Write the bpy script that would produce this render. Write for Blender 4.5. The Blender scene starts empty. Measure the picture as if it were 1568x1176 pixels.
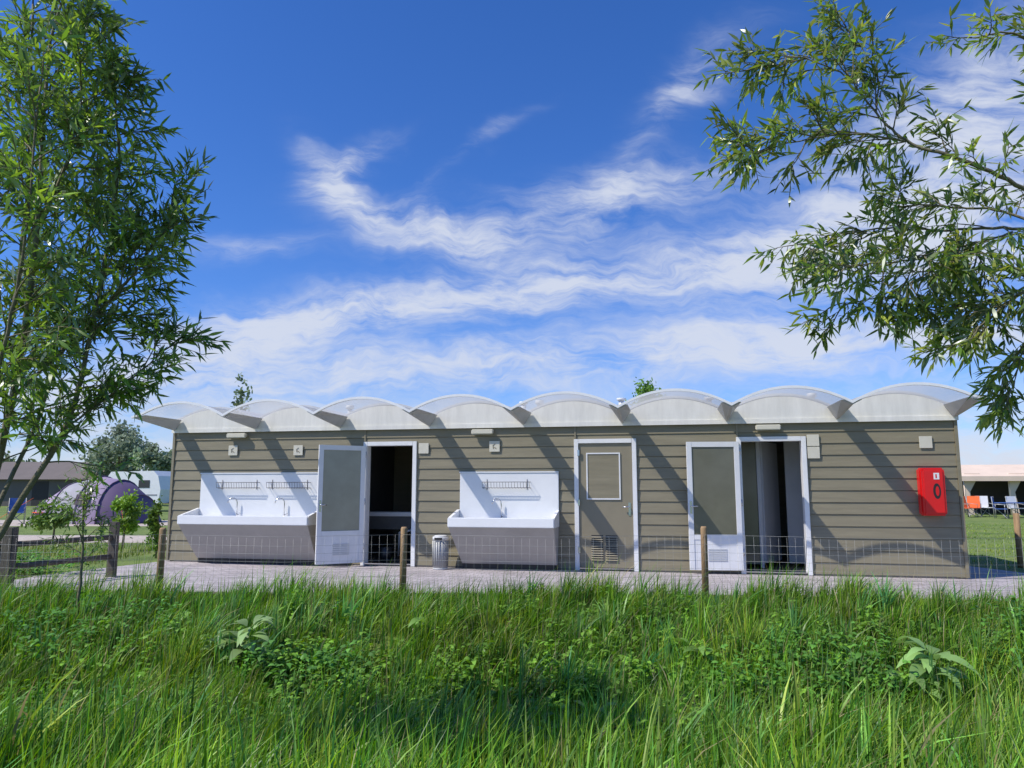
import bpy, bmesh, math, random
import numpy as np
from mathutils import Vector, Matrix
random.seed(7); rng=np.random.default_rng(7)
S=bpy.context.scene
S.view_settings.view_transform='Standard'; S.view_settings.look='None'; S.view_settings.exposure=0
COL=S.collection

# ---------------------------------------------------------------- materials
def new_mat(name):
    m=bpy.data.materials.new(name); m.use_nodes=True
    nt=m.node_tree; nt.nodes.clear()
    return m,nt,nt.nodes,nt.links
def mat(name,col,rough=.6,var=.12,scale=3.0,bump=0.0,bscale=40,metal=0.0,spec=.5,stretch=(1,1,1)):
    m,nt,N,L=new_mat(name)
    out=N.new('ShaderNodeOutputMaterial'); p=N.new('ShaderNodeBsdfPrincipled')
    L.new(p.outputs[0],out.inputs[0])
    tc=N.new('ShaderNodeTexCoord'); mp=N.new('ShaderNodeMapping'); mp.inputs['Scale'].default_value=stretch
    L.new(tc.outputs['Object'],mp.inputs[0])
    n=N.new('ShaderNodeTexNoise'); n.inputs['Scale'].default_value=scale; n.inputs['Detail'].default_value=6; n.inputs['Roughness'].default_value=.65
    L.new(mp.outputs[0],n.inputs['Vector'])
    r=N.new('ShaderNodeMapRange'); r.inputs[1].default_value=.3; r.inputs[2].default_value=.7
    r.inputs[3].default_value=1-var; r.inputs[4].default_value=1+var
    L.new(n.outputs[0],r.inputs[0])
    mx=N.new('ShaderNodeVectorMath'); mx.operation='SCALE'; mx.inputs[0].default_value=col[:3]
    L.new(r.outputs[0],mx.inputs['Scale']); L.new(mx.outputs[0],p.inputs['Base Color'])
    p.inputs['Roughness'].default_value=rough; p.inputs['Metallic'].default_value=metal
    p.inputs['Specular IOR Level'].default_value=spec
    if bump>0:
        n2=N.new('ShaderNodeTexNoise'); n2.inputs['Scale'].default_value=bscale; n2.inputs['Detail'].default_value=5
        L.new(mp.outputs[0],n2.inputs['Vector'])
        b=N.new('ShaderNodeBump'); b.inputs['Strength'].default_value=bump; b.inputs['Distance'].default_value=.01
        L.new(n2.outputs[0],b.inputs['Height']); L.new(b.outputs[0],p.inputs['Normal'])
    return m
def foliage_mat(name,trans=.35,rough=.45,under=None,spec=.4):
    m,nt,N,L=new_mat(name)
    out=N.new('ShaderNodeOutputMaterial'); p=N.new('ShaderNodeBsdfPrincipled'); t=N.new('ShaderNodeBsdfTranslucent')
    mix=N.new('ShaderNodeMixShader'); mix.inputs[0].default_value=trans
    a=N.new('ShaderNodeAttribute'); a.attribute_name='Col'
    L.new(p.outputs[0],mix.inputs[1]); L.new(t.outputs[0],mix.inputs[2]); L.new(mix.outputs[0],out.inputs[0])
    if under:
        g=N.new('ShaderNodeNewGeometry'); mc=N.new('ShaderNodeMixRGB'); mc.inputs[2].default_value=(*under,1)
        mm=N.new('ShaderNodeMath'); mm.operation='MULTIPLY'; mm.inputs[1].default_value=.55
        L.new(g.outputs['Backfacing'],mm.inputs[0]); L.new(mm.outputs[0],mc.inputs[0]); L.new(a.outputs['Color'],mc.inputs[1])
        L.new(mc.outputs[0],p.inputs['Base Color'])
    else: L.new(a.outputs['Color'],p.inputs['Base Color'])
    hs=N.new('ShaderNodeHueSaturation'); hs.inputs['Value'].default_value=1.6; hs.inputs['Saturation'].default_value=1.1; hs.inputs['Hue'].default_value=.49
    L.new(a.outputs['Color'],hs.inputs['Color']); L.new(hs.outputs[0],t.inputs[0])
    p.inputs['Roughness'].default_value=rough; p.inputs['Specular IOR Level'].default_value=spec
    return m

M_side=mat('siding_khaki',(.25,.218,.140),.5,.15,2.0,.25,60,stretch=(.5,1,6))
M_white=mat('white_paint',(.80,.79,.77),.45,.05,5)
M_fascia=mat('fascia_cream',(.78,.76,.70),.6,.09,2.5,stretch=(3,3,.6))
M_frame=mat('door_frame_white',(.80,.79,.77),.35,.05,6)
M_khakidoor=mat('door_khaki',(.26,.225,.15),.4,.05,3)
M_frost=mat('frosted_panel',(.34,.33,.25),.18,.12,2)
M_darkp=mat('olive_glass_panel',(.16,.155,.11),.12,.12,2)
M_sinkw=mat('sink_white',(.80,.80,.79),.3,.03,4)
M_sinkb=mat('sink_beige',(.43,.40,.36),.5,.08,3)
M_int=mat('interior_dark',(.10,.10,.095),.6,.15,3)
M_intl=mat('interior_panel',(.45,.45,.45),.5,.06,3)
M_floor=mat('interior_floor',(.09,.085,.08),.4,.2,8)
M_chrome=mat('chrome',(.62,.62,.62),.2,.05,6,metal=1)
M_wire=mat('galvanised_wire',(.36,.36,.34),.5,.1,8,metal=.3)
M_wirew=mat('rack_wire',(.20,.19,.18),.4,.1,8,metal=.3)
M_black=mat('black_rubber',(.02,.02,.02),.4,.1,5)
M_red=mat('red_plastic',(.70,.012,.012),.3,.06,4)
M_roof=mat('roof_grey',(.60,.60,.59),.5,.12,2)
M_bracket=mat('bracket_grey',(.42,.42,.41),.5,.1,3)
M_plate=mat('sign_cream',(.66,.62,.50),.4,.05,8)
M_ink=mat('sign_ink',(.20,.17,.12),.5,.05,8)
M_wood=mat('post_wood',(.30,.19,.095),.8,.35,6,.6,30,stretch=(3,3,.4))
M_wooddk=mat('old_wood',(.12,.10,.075),.85,.35,6,.6,30,stretch=(3,3,.6))
M_bark=mat('willow_bark',(.15,.13,.075),.85,.35,20,.6,60)
M_lilac=mat('tent_lilac',(.33,.25,.35),.7,.1,2)
M_plum=mat('tent_plum',(.13,.085,.16),.7,.1,2)
M_greytent=mat('tent_grey',(.30,.29,.31),.7,.1,2)
M_canvas=mat('canvas_brown',(.15,.125,.11),.8,.1,1)
M_beige=mat('canvas_beige',(.70,.55,.42),.8,.08,1)
M_dark=mat('tent_interior_dark',(.05,.042,.04),.8,.1,2)  # near-black colour stands in for shade inside tents and their openings
M_orange=mat('orange_fabric',(.80,.15,.03),.7,.08,4)
M_blue=mat('blue_fabric',(.05,.12,.35),.7,.08,4)
M_glass=mat('window_dark',(.03,.035,.04),.08,.05,2)
M_leaf=foliage_mat('willow_leaf',.34,.32,under=(.30,.37,.24),spec=.65)
M_far=foliage_mat('far_leaf',.25,.6)
M_grass=foliage_mat('grass_blade',.36,.42,spec=.35)
M_broad=foliage_mat('broad_leaf',.3,.42)

# canopy polycarbonate: clear when light meets it steeply, milky at grazing angles
m,nt,N,L=new_mat('canopy_polycarbonate'); M_canopy=m
o=N.new('ShaderNodeOutputMaterial'); p=N.new('ShaderNodeBsdfPrincipled'); p.inputs['Base Color'].default_value=(.62,.62,.60,1); p.inputs['Roughness'].default_value=.3
t=N.new('ShaderNodeBsdfTranslucent'); t.inputs[0].default_value=(.58,.58,.56,1)
tr=N.new('ShaderNodeBsdfTransparent'); tr.inputs[0].default_value=(.97,.96,.94,1)
lw=N.new('ShaderNodeLayerWeight'); lw.inputs[0].default_value=.5
mr=N.new('ShaderNodeMapRange'); mr.inputs[1].default_value=.45; mr.inputs[2].default_value=.92; mr.inputs[3].default_value=.90; mr.inputs[4].default_value=.22; L.new(lw.outputs['Facing'],mr.inputs[0])
m1=N.new('ShaderNodeMixShader'); m1.inputs[0].default_value=.45; m2=N.new('ShaderNodeMixShader'); L.new(mr.outputs[0],m2.inputs[0])
L.new(p.outputs[0],m1.inputs[1]); L.new(t.outputs[0],m1.inputs[2]); L.new(m1.outputs[0],m2.inputs[1]); L.new(tr.outputs[0],m2.inputs[2]); L.new(m2.outputs[0],o.inputs[0])

# pavers
m,nt,N,L=new_mat('clay_pavers'); M_pave=m
o=N.new('ShaderNodeOutputMaterial'); p=N.new('ShaderNodeBsdfPrincipled'); L.new(p.outputs[0],o.inputs[0])
tc=N.new('ShaderNodeTexCoord'); mp=N.new('ShaderNodeMapping'); mp.inputs['Rotation'].default_value=(0,0,math.radians(11.7)); L.new(tc.outputs['Object'],mp.inputs[0])
br=N.new('ShaderNodeTexBrick'); br.inputs['Scale'].default_value=1; br.inputs['Brick Width'].default_value=.21; br.inputs['Row Height'].default_value=.105; br.inputs['Mortar Size'].default_value=.006
br.inputs['Color1'].default_value=(.36,.32,.32,1); br.inputs['Color2'].default_value=(.49,.44,.44,1); br.inputs['Mortar'].default_value=(.18,.16,.13,1)
L.new(mp.outputs[0],br.inputs[0])
n=N.new('ShaderNodeTexNoise'); n.inputs['Scale'].default_value=1.3; n.inputs['Detail'].default_value=8; n.inputs['Roughness'].default_value=.7; L.new(tc.outputs['Object'],n.inputs[0])
r=N.new('ShaderNodeMapRange'); r.inputs[1].default_value=.3;r.inputs[2].default_value=.7;r.inputs[3].default_value=.72;r.inputs[4].default_value=1.15; L.new(n.outputs[0],r.inputs[0])
v=N.new('ShaderNodeVectorMath'); v.operation='SCALE'; L.new(br.outputs[0],v.inputs[0]); L.new(r.outputs[0],v.inputs['Scale']); L.new(v.outputs[0],p.inputs['Base Color'])
p.inputs['Roughness'].default_value=.85
b=N.new('ShaderNodeBump'); b.inputs['Distance'].default_value=.004; b.inputs['Strength'].default_value=.5; L.new(br.outputs['Fac'],b.inputs['Height']); b.invert=True; L.new(b.outputs[0],p.inputs['Normal'])

# ground
m,nt,N,L=new_mat('meadow_ground'); M_ground=m
o=N.new('ShaderNodeOutputMaterial'); p=N.new('ShaderNodeBsdfPrincipled'); L.new(p.outputs[0],o.inputs[0])
tc=N.new('ShaderNodeTexCoord')
n=N.new('ShaderNodeTexNoise'); n.inputs['Scale'].default_value=.5; n.inputs['Detail'].default_value=12; n.inputs['Roughness'].default_value=.72; L.new(tc.outputs['Object'],n.inputs[0])
cr=N.new('ShaderNodeValToRGB'); L.new(n.outputs[0],cr.inputs[0])
cr.color_ramp.elements[0].position=.3; cr.color_ramp.elements[0].color=(.07,.11,.02,1)
cr.color_ramp.elements[1].position=.72; cr.color_ramp.elements[1].color=(.24,.27,.07,1)
e=cr.color_ramp.elements.new(.5); e.color=(.14,.20,.035,1)
L.new(cr.outputs[0],p.inputs['Base Color']); p.inputs['Roughness'].default_value=.9
n2=N.new('ShaderNodeTexNoise'); n2.inputs['Scale'].default_value=14; n2.inputs['Detail'].default_value=8; L.new(tc.outputs['Object'],n2.inputs[0])
b=N.new('ShaderNodeBump'); b.inputs['Distance'].default_value=.08; b.inputs['Strength'].default_value=.8; L.new(n2.outputs[0],b.inputs['Height']); L.new(b.outputs[0],p.inputs['Normal'])
M_gravel=mat('gravel',(.47,.40,.33),.9,.3,6,.6,80)

# ---------------------------------------------------------------- helpers
def empty(name,loc=(0,0,0),rotz=0,parent=None):
    o=bpy.data.objects.new(name,None); o.location=loc; o.rotation_euler=(0,0,rotz); COL.objects.link(o)
    if parent: o.parent=parent
    return o
def obj(name,me,parent=None,mats=()):
    o=bpy.data.objects.new(name,me); COL.objects.link(o)
    for mm in mats: me.materials.append(mm)
    if parent: o.parent=parent
    return o
def np_mesh(name,verts,polys,cols=None,smooth=False):
    me=bpy.data.meshes.new(name); verts=np.asarray(verts,dtype=np.float32)
    me.vertices.add(len(verts)); me.vertices.foreach_set('co',verts.ravel())
    loops=np.concatenate([q.ravel() for q in polys]).astype(np.int32)
    starts=[];off=0
    for q in polys:
        starts.append(off+np.arange(len(q))*q.shape[1]); off+=q.size
    starts=np.concatenate(starts).astype(np.int32)
    me.loops.add(len(loops)); me.loops.foreach_set('vertex_index',loops)
    me.polygons.add(len(starts)); me.polygons.foreach_set('loop_start',starts)
    me.update(calc_edges=True); me.validate()
    if smooth: me.polygons.foreach_set('use_smooth',np.ones(len(starts),dtype=bool))
    if cols is not None:
        a=me.color_attributes.new('Col','FLOAT_COLOR','POINT')
        c=np.ones((len(verts),4),dtype=np.float32); c[:,:3]=cols; a.data.foreach_set('color',c.ravel())
    return me
def box(name,x0,x1,y0,y1,z0,z1,mt,parent=None,bev=0.0):
    bm=bmesh.new(); r=bmesh.ops.create_cube(bm,size=1)
    for v in bm.verts:
        v.co=Vector(((x0+x1)/2+v.co.x*(x1-x0),(y0+y1)/2+v.co.y*(y1-y0),(z0+z1)/2+v.co.z*(z1-z0)))
    if bev>0: bmesh.ops.bevel(bm,geom=bm.edges[:],offset=bev,segments=2,affect='EDGES')
    me=bpy.data.meshes.new(name); bm.to_mesh(me); bm.free()
    return obj(name,me,parent,[mt])
def tube_data(pts,rad,sides=6):
    pts=[Vector(p) for p in pts]; n=len(pts)
    if not hasattr(rad,'__len__'): rad=[rad]*n
    V=[];F=[]
    up=Vector((.123,.2,1)).normalized()
    for i,p in enumerate(pts):
        d=(pts[min(i+1,n-1)]-pts[max(i-1,0)])
        if d.length<1e-9: d=Vector((0,0,1))
        d.normalize()
        a=d.cross(up)
        if a.length<.05: a=d.cross(Vector((1,0,0)))
        a.normalize(); b=d.cross(a)
        for k in range(sides):
            t=2*math.pi*k/sides; V.append(p+(a*math.cos(t)+b*math.sin(t))*rad[i])
    for i in range(n-1):
        for k in range(sides):
            k2=(k+1)%sides; F.append((i*sides+k,i*sides+k2,(i+1)*sides+k2,(i+1)*sides+k))
    F.append(tuple(range(sides))[::-1]); F.append(tuple((n-1)*sides+k for k in range(sides)))
    return V,F
def tubes(name,lst,mt,parent=None,sides=6,smooth=True):
    V=[];F=[]
    for pts,rad in lst:
        v,f=tube_data(pts,rad,sides); o=len(V); V+=v; F+=[tuple(i+o for i in q) for q in f]
    me=bpy.data.meshes.new(name); me.from_pydata([tuple(v) for v in V],[],F); me.update()
    if smooth:
        for q in me.polygons: q.use_smooth=len(q.vertices)==4
    return obj(name,me,parent,[mt])
def faces(name,V,F,mt,parent=None,mi=None,smooth=False):
    me=bpy.data.meshes.new(name); me.from_pydata(V,[],F); me.update()
    mts=mt if isinstance(mt,(list,tuple)) else [mt]
    o=obj(name,me,parent,mts)
    if mi:
        for q,i in zip(me.polygons,mi): q.material_index=i
    if smooth:
        for q in me.polygons: q.use_smooth=True
    return o
def strips(spine,side,w,col,tipcol=None):
    Nn,K,_=spine.shape; nv=2*(K-1)+1
    V=np.zeros((Nn,nv,3)); C=np.zeros((Nn,nv,3))
    for k in range(K-1):
        V[:,2*k]=spine[:,k]-side*w[:,k:k+1]; V[:,2*k+1]=spine[:,k]+side*w[:,k:k+1]
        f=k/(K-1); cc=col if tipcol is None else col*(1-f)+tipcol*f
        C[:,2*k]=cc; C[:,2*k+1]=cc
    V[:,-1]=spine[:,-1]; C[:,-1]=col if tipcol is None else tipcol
    base=(np.arange(Nn)*nv)[:,None]
    q=np.concatenate([base+np.array([[2*k,2*k+1,2*k+3,2*k+2]]) for k in range(K-2)])
    t=base+np.array([[2*(K-2),2*(K-2)+1,nv-1]])
    return V.reshape(-1,3),[q,t],C.reshape(-1,3)

# ---------------------------------------------------------------- ground
def gz(x,y):
    x=np.asarray(x,float); y=np.asarray(y,float)
    edge=9.85-.13*np.clip(x-2,0,8)
    t=np.clip((edge-y)/3.6,0,1); z=-.72*(t*t*(3-2*t))
    t2=np.clip((5.0-y)/2.2,0,1); z=z+.55*(t2*t2*(3-2*t2))
    m=(t>0.02)
    return z+np.where(m,.04*np.sin(x*2.1+y)*np.sin(y*1.7+1),0)
ys=np.concatenate([[-400,-150,-50,-20,-8,-3],np.arange(-1,12.01,.2),[12.6,14,17,22,30,45,70,120,250,500,1200]])
xs=np.concatenate([[-1500,-600,-200,-80,-40],np.arange(-16,16.01,.4),[40,80,200,600,1500]])
X,Y=np.meshgrid(xs,ys); Z=gz(X,Y)
nx=len(xs); ny=len(ys); idx=np.arange(nx*ny).reshape(ny,nx)
q=np.stack([idx[:-1,:-1],idx[:-1,1:],idx[1:,1:],idx[1:,:-1]],-1).reshape(-1,4)
obj('ground',np_mesh('ground',np.stack([X,Y,Z],-1).reshape(-1,3),[q],smooth=True),None,[M_ground])
def sheet(name,pts,z,mt):
    return faces(name,[(x,y,z) for x,y in pts],[tuple(range(len(pts)))],mt)
sheet('pavement',[(-6.2,10.35),(-3,10.1),(2,9.98),(4,9.68),(6,9.42),(10.2,8.88),(8.6,12.2),(7.6,16.5),(-6.9,18.0),(-6.75,14.6),(-7.6,12.4),(-7.6,10.5)],.006,M_pave)
sheet('gravel_path',[(-60,21.5),(-9,19.6),(-6.9,17.3),(-6.9,18.4),(-8.7,22.4),(-60,26)],.005,M_gravel)
sheet('gravel_path',[(-60,29),(-13,28),(-13,33),(-60,35)],.005,M_gravel)
tubes('timber_edging',[([(-6.2,10.33,.02),(-3,10.08,.02),(2,9.96,.02),(4,9.66,.02),(6,9.4,.02),(10.2,8.86,.02)],.03)],M_wooddk)

# ---------------------------------------------------------------- building
ANG=math.atan2(-2.82,13.59)
B=empty('toilet_block',(-6.58,14.73,0),ANG)
LEN=13.88; H=2.5; DEP=3.2; DT=2.24
opens=[(3.93,4.96),(7.83,8.90),(10.55,11.65)]
def lap(name,segs,par,mt,z0=.02,z1=H,bh=.1908):
    V=[];F=[];n=int(round((z1-z0)/bh)); bh=(z1-z0)/n
    for (a,b,za,zb) in segs:
        for i in range(n):
            lo=z0+i*bh; hi=lo+bh
            l2=max(lo,za); h2=min(hi,zb)
            if h2-l2<.01: continue
            yo=-.020; yt=-.005
            fl=lambda z:yo+(yt-yo)*(z-lo)/bh
            o=len(V)
            V+=[(a,fl(l2),l2+.006),(b,fl(l2),l2+.006),(b,fl(h2),h2),(a,fl(h2),h2),(a,.02,l2),(b,.02,l2),(b,.02,h2),(a,.02,h2)]
            F+=[(o,o+1,o+2,o+3),(o+4,o+7,o+6,o+5),(o,o+4,o+5,o+1),(o+3,o+2,o+6,o+7),(o,o+3,o+7,o+4),(o+1,o+5,o+6,o+2)]
    return faces(name,V,F,mt,par)
segs=[(0,opens[0][0],0,H),(opens[0][1],opens[1][0],0,H),(opens[1][1],opens[2][0],0,H),(opens[2][1],LEN,0,H)]
segs+=[(a,b,DT,H) for a,b in opens]
lap('wall_siding',segs,B,M_side)
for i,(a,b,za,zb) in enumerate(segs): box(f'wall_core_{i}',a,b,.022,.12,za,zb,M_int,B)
for i,s in enumerate([opens[0][0]+.02,opens[1][0]+.02,opens[2][0]+.02]): box(f'siding_joint_{i}',s-.012,s+.012,-.032,-.003,DT+.005,H-.002,M_khakidoor,B)
box('corner_trim_left',-.05,-.002,-.035,.1,.02,H,M_side,B); box('corner_trim_right',LEN+.002,LEN+.05,-.035,.1,.02,H,M_side,B)
for nm,x,rot in (('wall_side_left',0,math.pi/2*3),('wall_side_right',LEN,math.pi/2)):
    e=empty(nm,(x,(DEP if rot>3 else .1),0),rot,B)
    lap(nm+'_siding',[(0,DEP-.1,0,H)],e,M_side)
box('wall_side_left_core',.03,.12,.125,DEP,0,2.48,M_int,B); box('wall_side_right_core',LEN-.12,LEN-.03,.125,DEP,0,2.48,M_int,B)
box('wall_back',.13,LEN-.13,DEP-.1,DEP,0,2.48,M_side,B)
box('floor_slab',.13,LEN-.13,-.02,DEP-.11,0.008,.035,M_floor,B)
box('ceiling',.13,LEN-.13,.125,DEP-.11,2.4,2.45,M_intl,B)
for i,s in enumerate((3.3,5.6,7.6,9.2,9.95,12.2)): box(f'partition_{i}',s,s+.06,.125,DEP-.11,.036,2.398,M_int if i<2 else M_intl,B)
NA=8; W=LEN/NA; ZV=2.66; RISE=.25; OV=1.18
def arcz(t): return ZV+RISE*(1-(2*t-1)**2)
def vault(name,y0,y1,mt,th=.018,ns=16,zoff=0):
    V=[];F=[]
    for a in range(NA):
        for k in range(ns+1):
            t=k/ns; x=a*W+t*W; z=arcz(t)+zoff
            if a==0 and k==0:x-=.1
            if a==NA-1 and k==ns:x+=.1
            V+=[(x,y0,z),(x,y1,z),(x,y0,z+th),(x,y1,z+th)]
        for k in range(ns):
            o=(a*(ns+1)+k)*4; p=o+4
            F+=[(o,o+1,p+1,p),(o+2,p+2,p+3,o+3),(o,p,p+2,o+2),(o+1,o+3,p+3,p+1)]
    return faces(name,V,F,mt,B,smooth=False)
V=[];F=[];ns=16
for a in range(NA):
    for k in range(ns+1):
        t=k/ns; x=a*W+t*W
        if a==0 and k==0:x-=.1
        if a==NA-1 and k==ns:x+=.1
        V+=[(x,-OV+.046,arcz(t)+.01),(x,-.035,arcz(t)+.01)]
    for k in range(ns):
        o=(a*(ns+1)+k)*2; F.append((o,o+2,o+3,o+1))
faces('canopy_sheet',V,F,M_canopy,B,smooth=True)
vault('canopy_front_rim',-OV,-OV+.045,M_white,th=.040,zoff=-.010)
vault('roof_vault',-.033,DEP+.15,M_roof,th=.05)
for a in range(NA):
    V=[];F=[];ns=16
    for k in range(ns+1):
        t=k/ns; x=a*W+.004+t*(W-.008)
        V+=[(x,-.06,2.5),(x,-.06,arcz(t)-.006)]
    for k in range(ns): F.append((2*k,2*k+2,2*k+3,2*k+1))
    faces(f'gable_panel_{a}',V,F,M_fascia,B)
box('fascia_board',-.06,LEN+.06,-.075,-.062,2.46,2.535,M_fascia,B)
for a in range(NA+1):
    x=a*W; wl=.15 if a>0 else .10; wr=.15 if a<NA else .10
    zt=ZV+.05
    zl=zt if a>0 else ZV; zr=zt if a<NA else ZV
    V=[(x-.02,-OV+.05,ZV-.02),(x+.02,-OV+.05,ZV-.02),(x+.02,-.08,ZV-.15),(x-.02,-.08,ZV-.15),
       (x-wl,-OV+.05,zl),(x+wr,-OV+.05,zr),(x+wr,-.08,zr),(x-wl,-.08,zl)]
    F=[(0,3,2,1),(4,5,6,7),(0,1,5,4),(1,2,6,5),(2,3,7,6),(3,0,4,7)]
    faces(f'valley_bracket_{a}',V,F,M_bracket,B)
for i,(s,yy) in enumerate(((6.7,1.2),(7.0,1.3),(8.6,1.0),(3.0,1.4),(10.2,1.2),(12.0,1.2))):
    tubes(f'roof_vent_{i}',[([(s,yy,2.75),(s,yy,3.02+.03*(i%2))],.05),([(s,yy,3.02),(s,yy,3.06+.03*(i%2))],.085)],M_roof,B,10)
fw=.075
for i,(a,b) in enumerate(opens):
    box(f'door_frame_{i}_left',a,a+fw,-.05,.14,.01,DT,M_frame,B,.004)
    box(f'door_frame_{i}_right',b-fw,b,-.05,.14,.01,DT,M_frame,B,.004)
    box(f'door_frame_{i}_top',a+fw+.001,b-fw-.001,-.05,.14,DT-fw,DT,M_frame,B,.004)
    box(f'door_sill_{i}',a+fw+.001,b-fw-.001,-.045,.13,.037,.055,M_chrome,B)
a,b=opens[1]; a+=fw+.004; b-=fw+.004
box('service_door',a,b,-.02,.03,.06,DT-fw-.004,M_khakidoor,B,.003)
px0,px1=a+.13,b-.20
for nm,x0,x1,z0,z1 in (('l',px0,px0+.022,1.2,2.0),('r',px1-.022,px1,1.2,2.0),('t',px0+.023,px1-.023,1.978,2.0),('b',px0+.023,px1-.023,1.2,1.222)):
    box('service_door_panel_trim_'+nm,x0,x1,-.038,-.021,z0,z1,M_frame,B)
box('service_door_panel',px0+.024,px1-.024,-.028,-.021,1.224,1.976,M_side,B)
for c in range(2):
    gx=a+.2+c*.245
    box(f'service_door_grille_back_{c}',gx,gx+.2,-.023,-.0205,.16,.60,M_black,B)
    for k in range(11):
        z=.18+k*.038
        faces(f'service_door_grille_slat_{c}_{k}',[(gx,-.028,z+.022),(gx+.2,-.028,z+.022),(gx+.2,-.045,z),(gx,-.045,z)],[(0,1,2,3)],M_khakidoor,B)
box('service_door_lockplate',b-.075,b-.035,-.03,-.021,.93,1.15,M_chrome,B,.003)
tubes('service_door_handle',[([(b-.055,-.02,1.08),(b-.055,-.07,1.08),(b-.17,-.075,1.075)],.012)],M_chrome,B,8)
for z in (.3,1.1,1.95): box(f'service_door_hinge_{z}',a-.02,a+.015,-.065,-.051,z,z+.1,M_chrome,B)
def leaf(idx,hx,ang,wd,pm):
    e=empty(f'open_door_{idx}',(hx,-.06,0),ang,B)
    st=.085; z0,z1=.07,2.16
    box('stile_free',-wd,-wd+st,-.045,0,z0,z1,M_frame,e,.004); box('stile_hinge',-st,0,-.045,0,z0,z1,M_frame,e,.004)
    box('rail_top',-wd+st+.001,-st-.001,-.043,-.002,z1-.085,z1,M_frame,e)
    box('rail_mid',-wd+st+.001,-st-.001,-.043,-.002,.56,.64,M_frame,e)
    box('lower_panel',-wd+st+.001,-st-.001,-.036,-.008,z0,.559,M_frame,e)
    box('upper_panel',-wd+st+.001,-st-.001,-.030,-.014,.641,z1-.086,pm,e)
    for k in range(6): box(f'grille_{k}',-wd+.3,-.26,-.044,-.0365,.22+k*.035,.24+k*.035,M_roof,e)
    tubes('handle',[([(-wd+.045,-.04,1.1),(-wd+.045,-.09,1.1),(-wd+.15,-.095,1.1)],.011)],M_chrome,e,8)
    box('handle_plate',-wd+.028,-wd+.062,-.052,-.0455,.98,1.18,M_chrome,e)
    for z in (.3,1.1,1.95): tubes(f'hinge_{z}',[([(0.012,-.01,z),(0.012,-.01,z+.11)],.014)],M_chrome,e,8)
leaf(0,3.97,math.radians(42),.86,M_frost)
leaf(1,10.58,math.radians(7),.86,M_darkp)
box('washroom_counter',3.37,5.59,1.0,1.45,.85,.93,M_sinkw,B,.01)
box('washroom_counter_front',3.4,5.58,1.02,1.06,.6,.849,M_int,B)
box('washroom_mirror',3.9,5.2,DEP-.13,DEP-.12,1.2,1.9,M_glass,B)
box('washroom_dispenser',4.55,4.75,.9,1.0,1.35,1.6,M_intl,B,.01)
tubes('washroom_bucket',[([(4.2,.5,.04),(4.2,.5,.3)],[.11,.14])],M_black,B,12)
tubes('washroom_pipe',[([(4.3,.95,.1),(4.3,.95,.55),(4.6,.95,.6)],.025)],M_roof,B,8)
box('cubicle_wall_front',10.63,10.93,.7,.74,.1,2.35,M_darkp,B)
box('cubicle_post',10.935,11.0,.68,.76,.04,2.38,M_intl,B)
e=empty('cubicle_door',(11.02,.72,0),math.radians(62),B)
box('cubicle_door_leaf',0,.72,-.02,.02,.12,2.2,M_intl,e,.004)
box('cubicle_wall_side',11.45,12.18,1.0,1.04,.1,2.35,M_intl,B)
def loft_box(name,x0,x1,y0,y1,zt,bx0,bx1,by0,by1,zb,mt,par):
    V=[(bx0,by0,zb),(bx1,by0,zb),(bx1,by1,zb),(bx0,by1,zb),(x0,y0,zt),(x1,y0,zt),(x1,y1,zt),(x0,y1,zt)]
    F=[(0,3,2,1),(4,5,6,7),(0,1,5,4),(1,2,6,5),(2,3,7,6),(3,0,4,7)]
    return faces(name,V,F,mt,par)
def sink(i,x0,x1,racks,taps):
    e=empty(f'outdoor_sink_{i}',(0,0,0),0,B)
    loft_box('body',x0+.01,x1-.01,-.6,-.03,.735,x0+.14,x1-.03,-.17,-.03,.10,M_sinkb,e)
    box('plinth',x0+.14,x1-.06,-.14,-.035,.012,.098,M_black,e)
    box('lip_front',x0,x1,-.635,-.585,.737,.90,M_sinkw,e,.012)
    box('trough_floor',x0+.052,x1-.052,-.584,-.052,.739,.80,M_sinkw,e)
    for nm,a,b in (('l',x0,x0+.05),('r',x1-.05,x1)):
        V=[(a,-.584,.738),(b,-.584,.738),(b,-.03,.738),(a,-.03,.738),(a,-.584,.90),(b,-.584,.90),(b,-.03,1.02),(a,-.03,1.02)]
        faces('cheek_'+nm,V,[(0,3,2,1),(4,5,6,7),(0,1,5,4),(1,2,6,5),(2,3,7,6),(3,0,4,7)],M_sinkw,e)
    box('backsplash',x0+.052,x1-.003,-.05,-.0285,.80,1.66,M_sinkw,e,.006)
    box('backsplash_cap',x0+.04,x1+.0,-.062,-.028,1.661,1.685,M_sinkw,e,.004)
    for k,(ra,rb) in enumerate(racks):
        R=[]; zt,zb=1.50,1.40
        for z,yy in ((zt,-.17),(zb,-.15)):
            R.append(([(ra,-.05,z),(ra,yy,z),(rb,yy,z),(rb,-.05,z)],.006))
        n=int((rb-ra)/.05)
        for j in range(n+1):
            x=ra+(rb-ra)*j/n
            R.append(([(x,-.17,zt),(x,-.15,zb),(x,-.055,zb-.01)],.0038))
        for x in (ra+.06,rb-.06): R.append(([(x,-.055,zb-.03),(x,-.055,zt+.05)],.006))
        tubes(f'drying_rack_{k}',R,M_wirew,e,5)
    for k,t in enumerate(taps):
        P=[(t,-.1,.80),(t,-.1,1.12)]
        for j in range(1,8):
            a=math.pi*j/7; P.append((t-.12*(1-math.cos(a))*.6,-.1-.09*(1-math.cos(a))*.5,1.12+.09*math.sin(a)))
        tubes(f'tap_{k}',[(P,.010),([(t,-.1,.80),(t,-.1,.88)],.020),([(t,-.1,.9),(t+.08,-.12,.93)],.008)],M_chrome,e,8)
sink(0,.57,3.16,[(1.03,1.87),(2.07,2.9)],[1.45,2.42])
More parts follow.
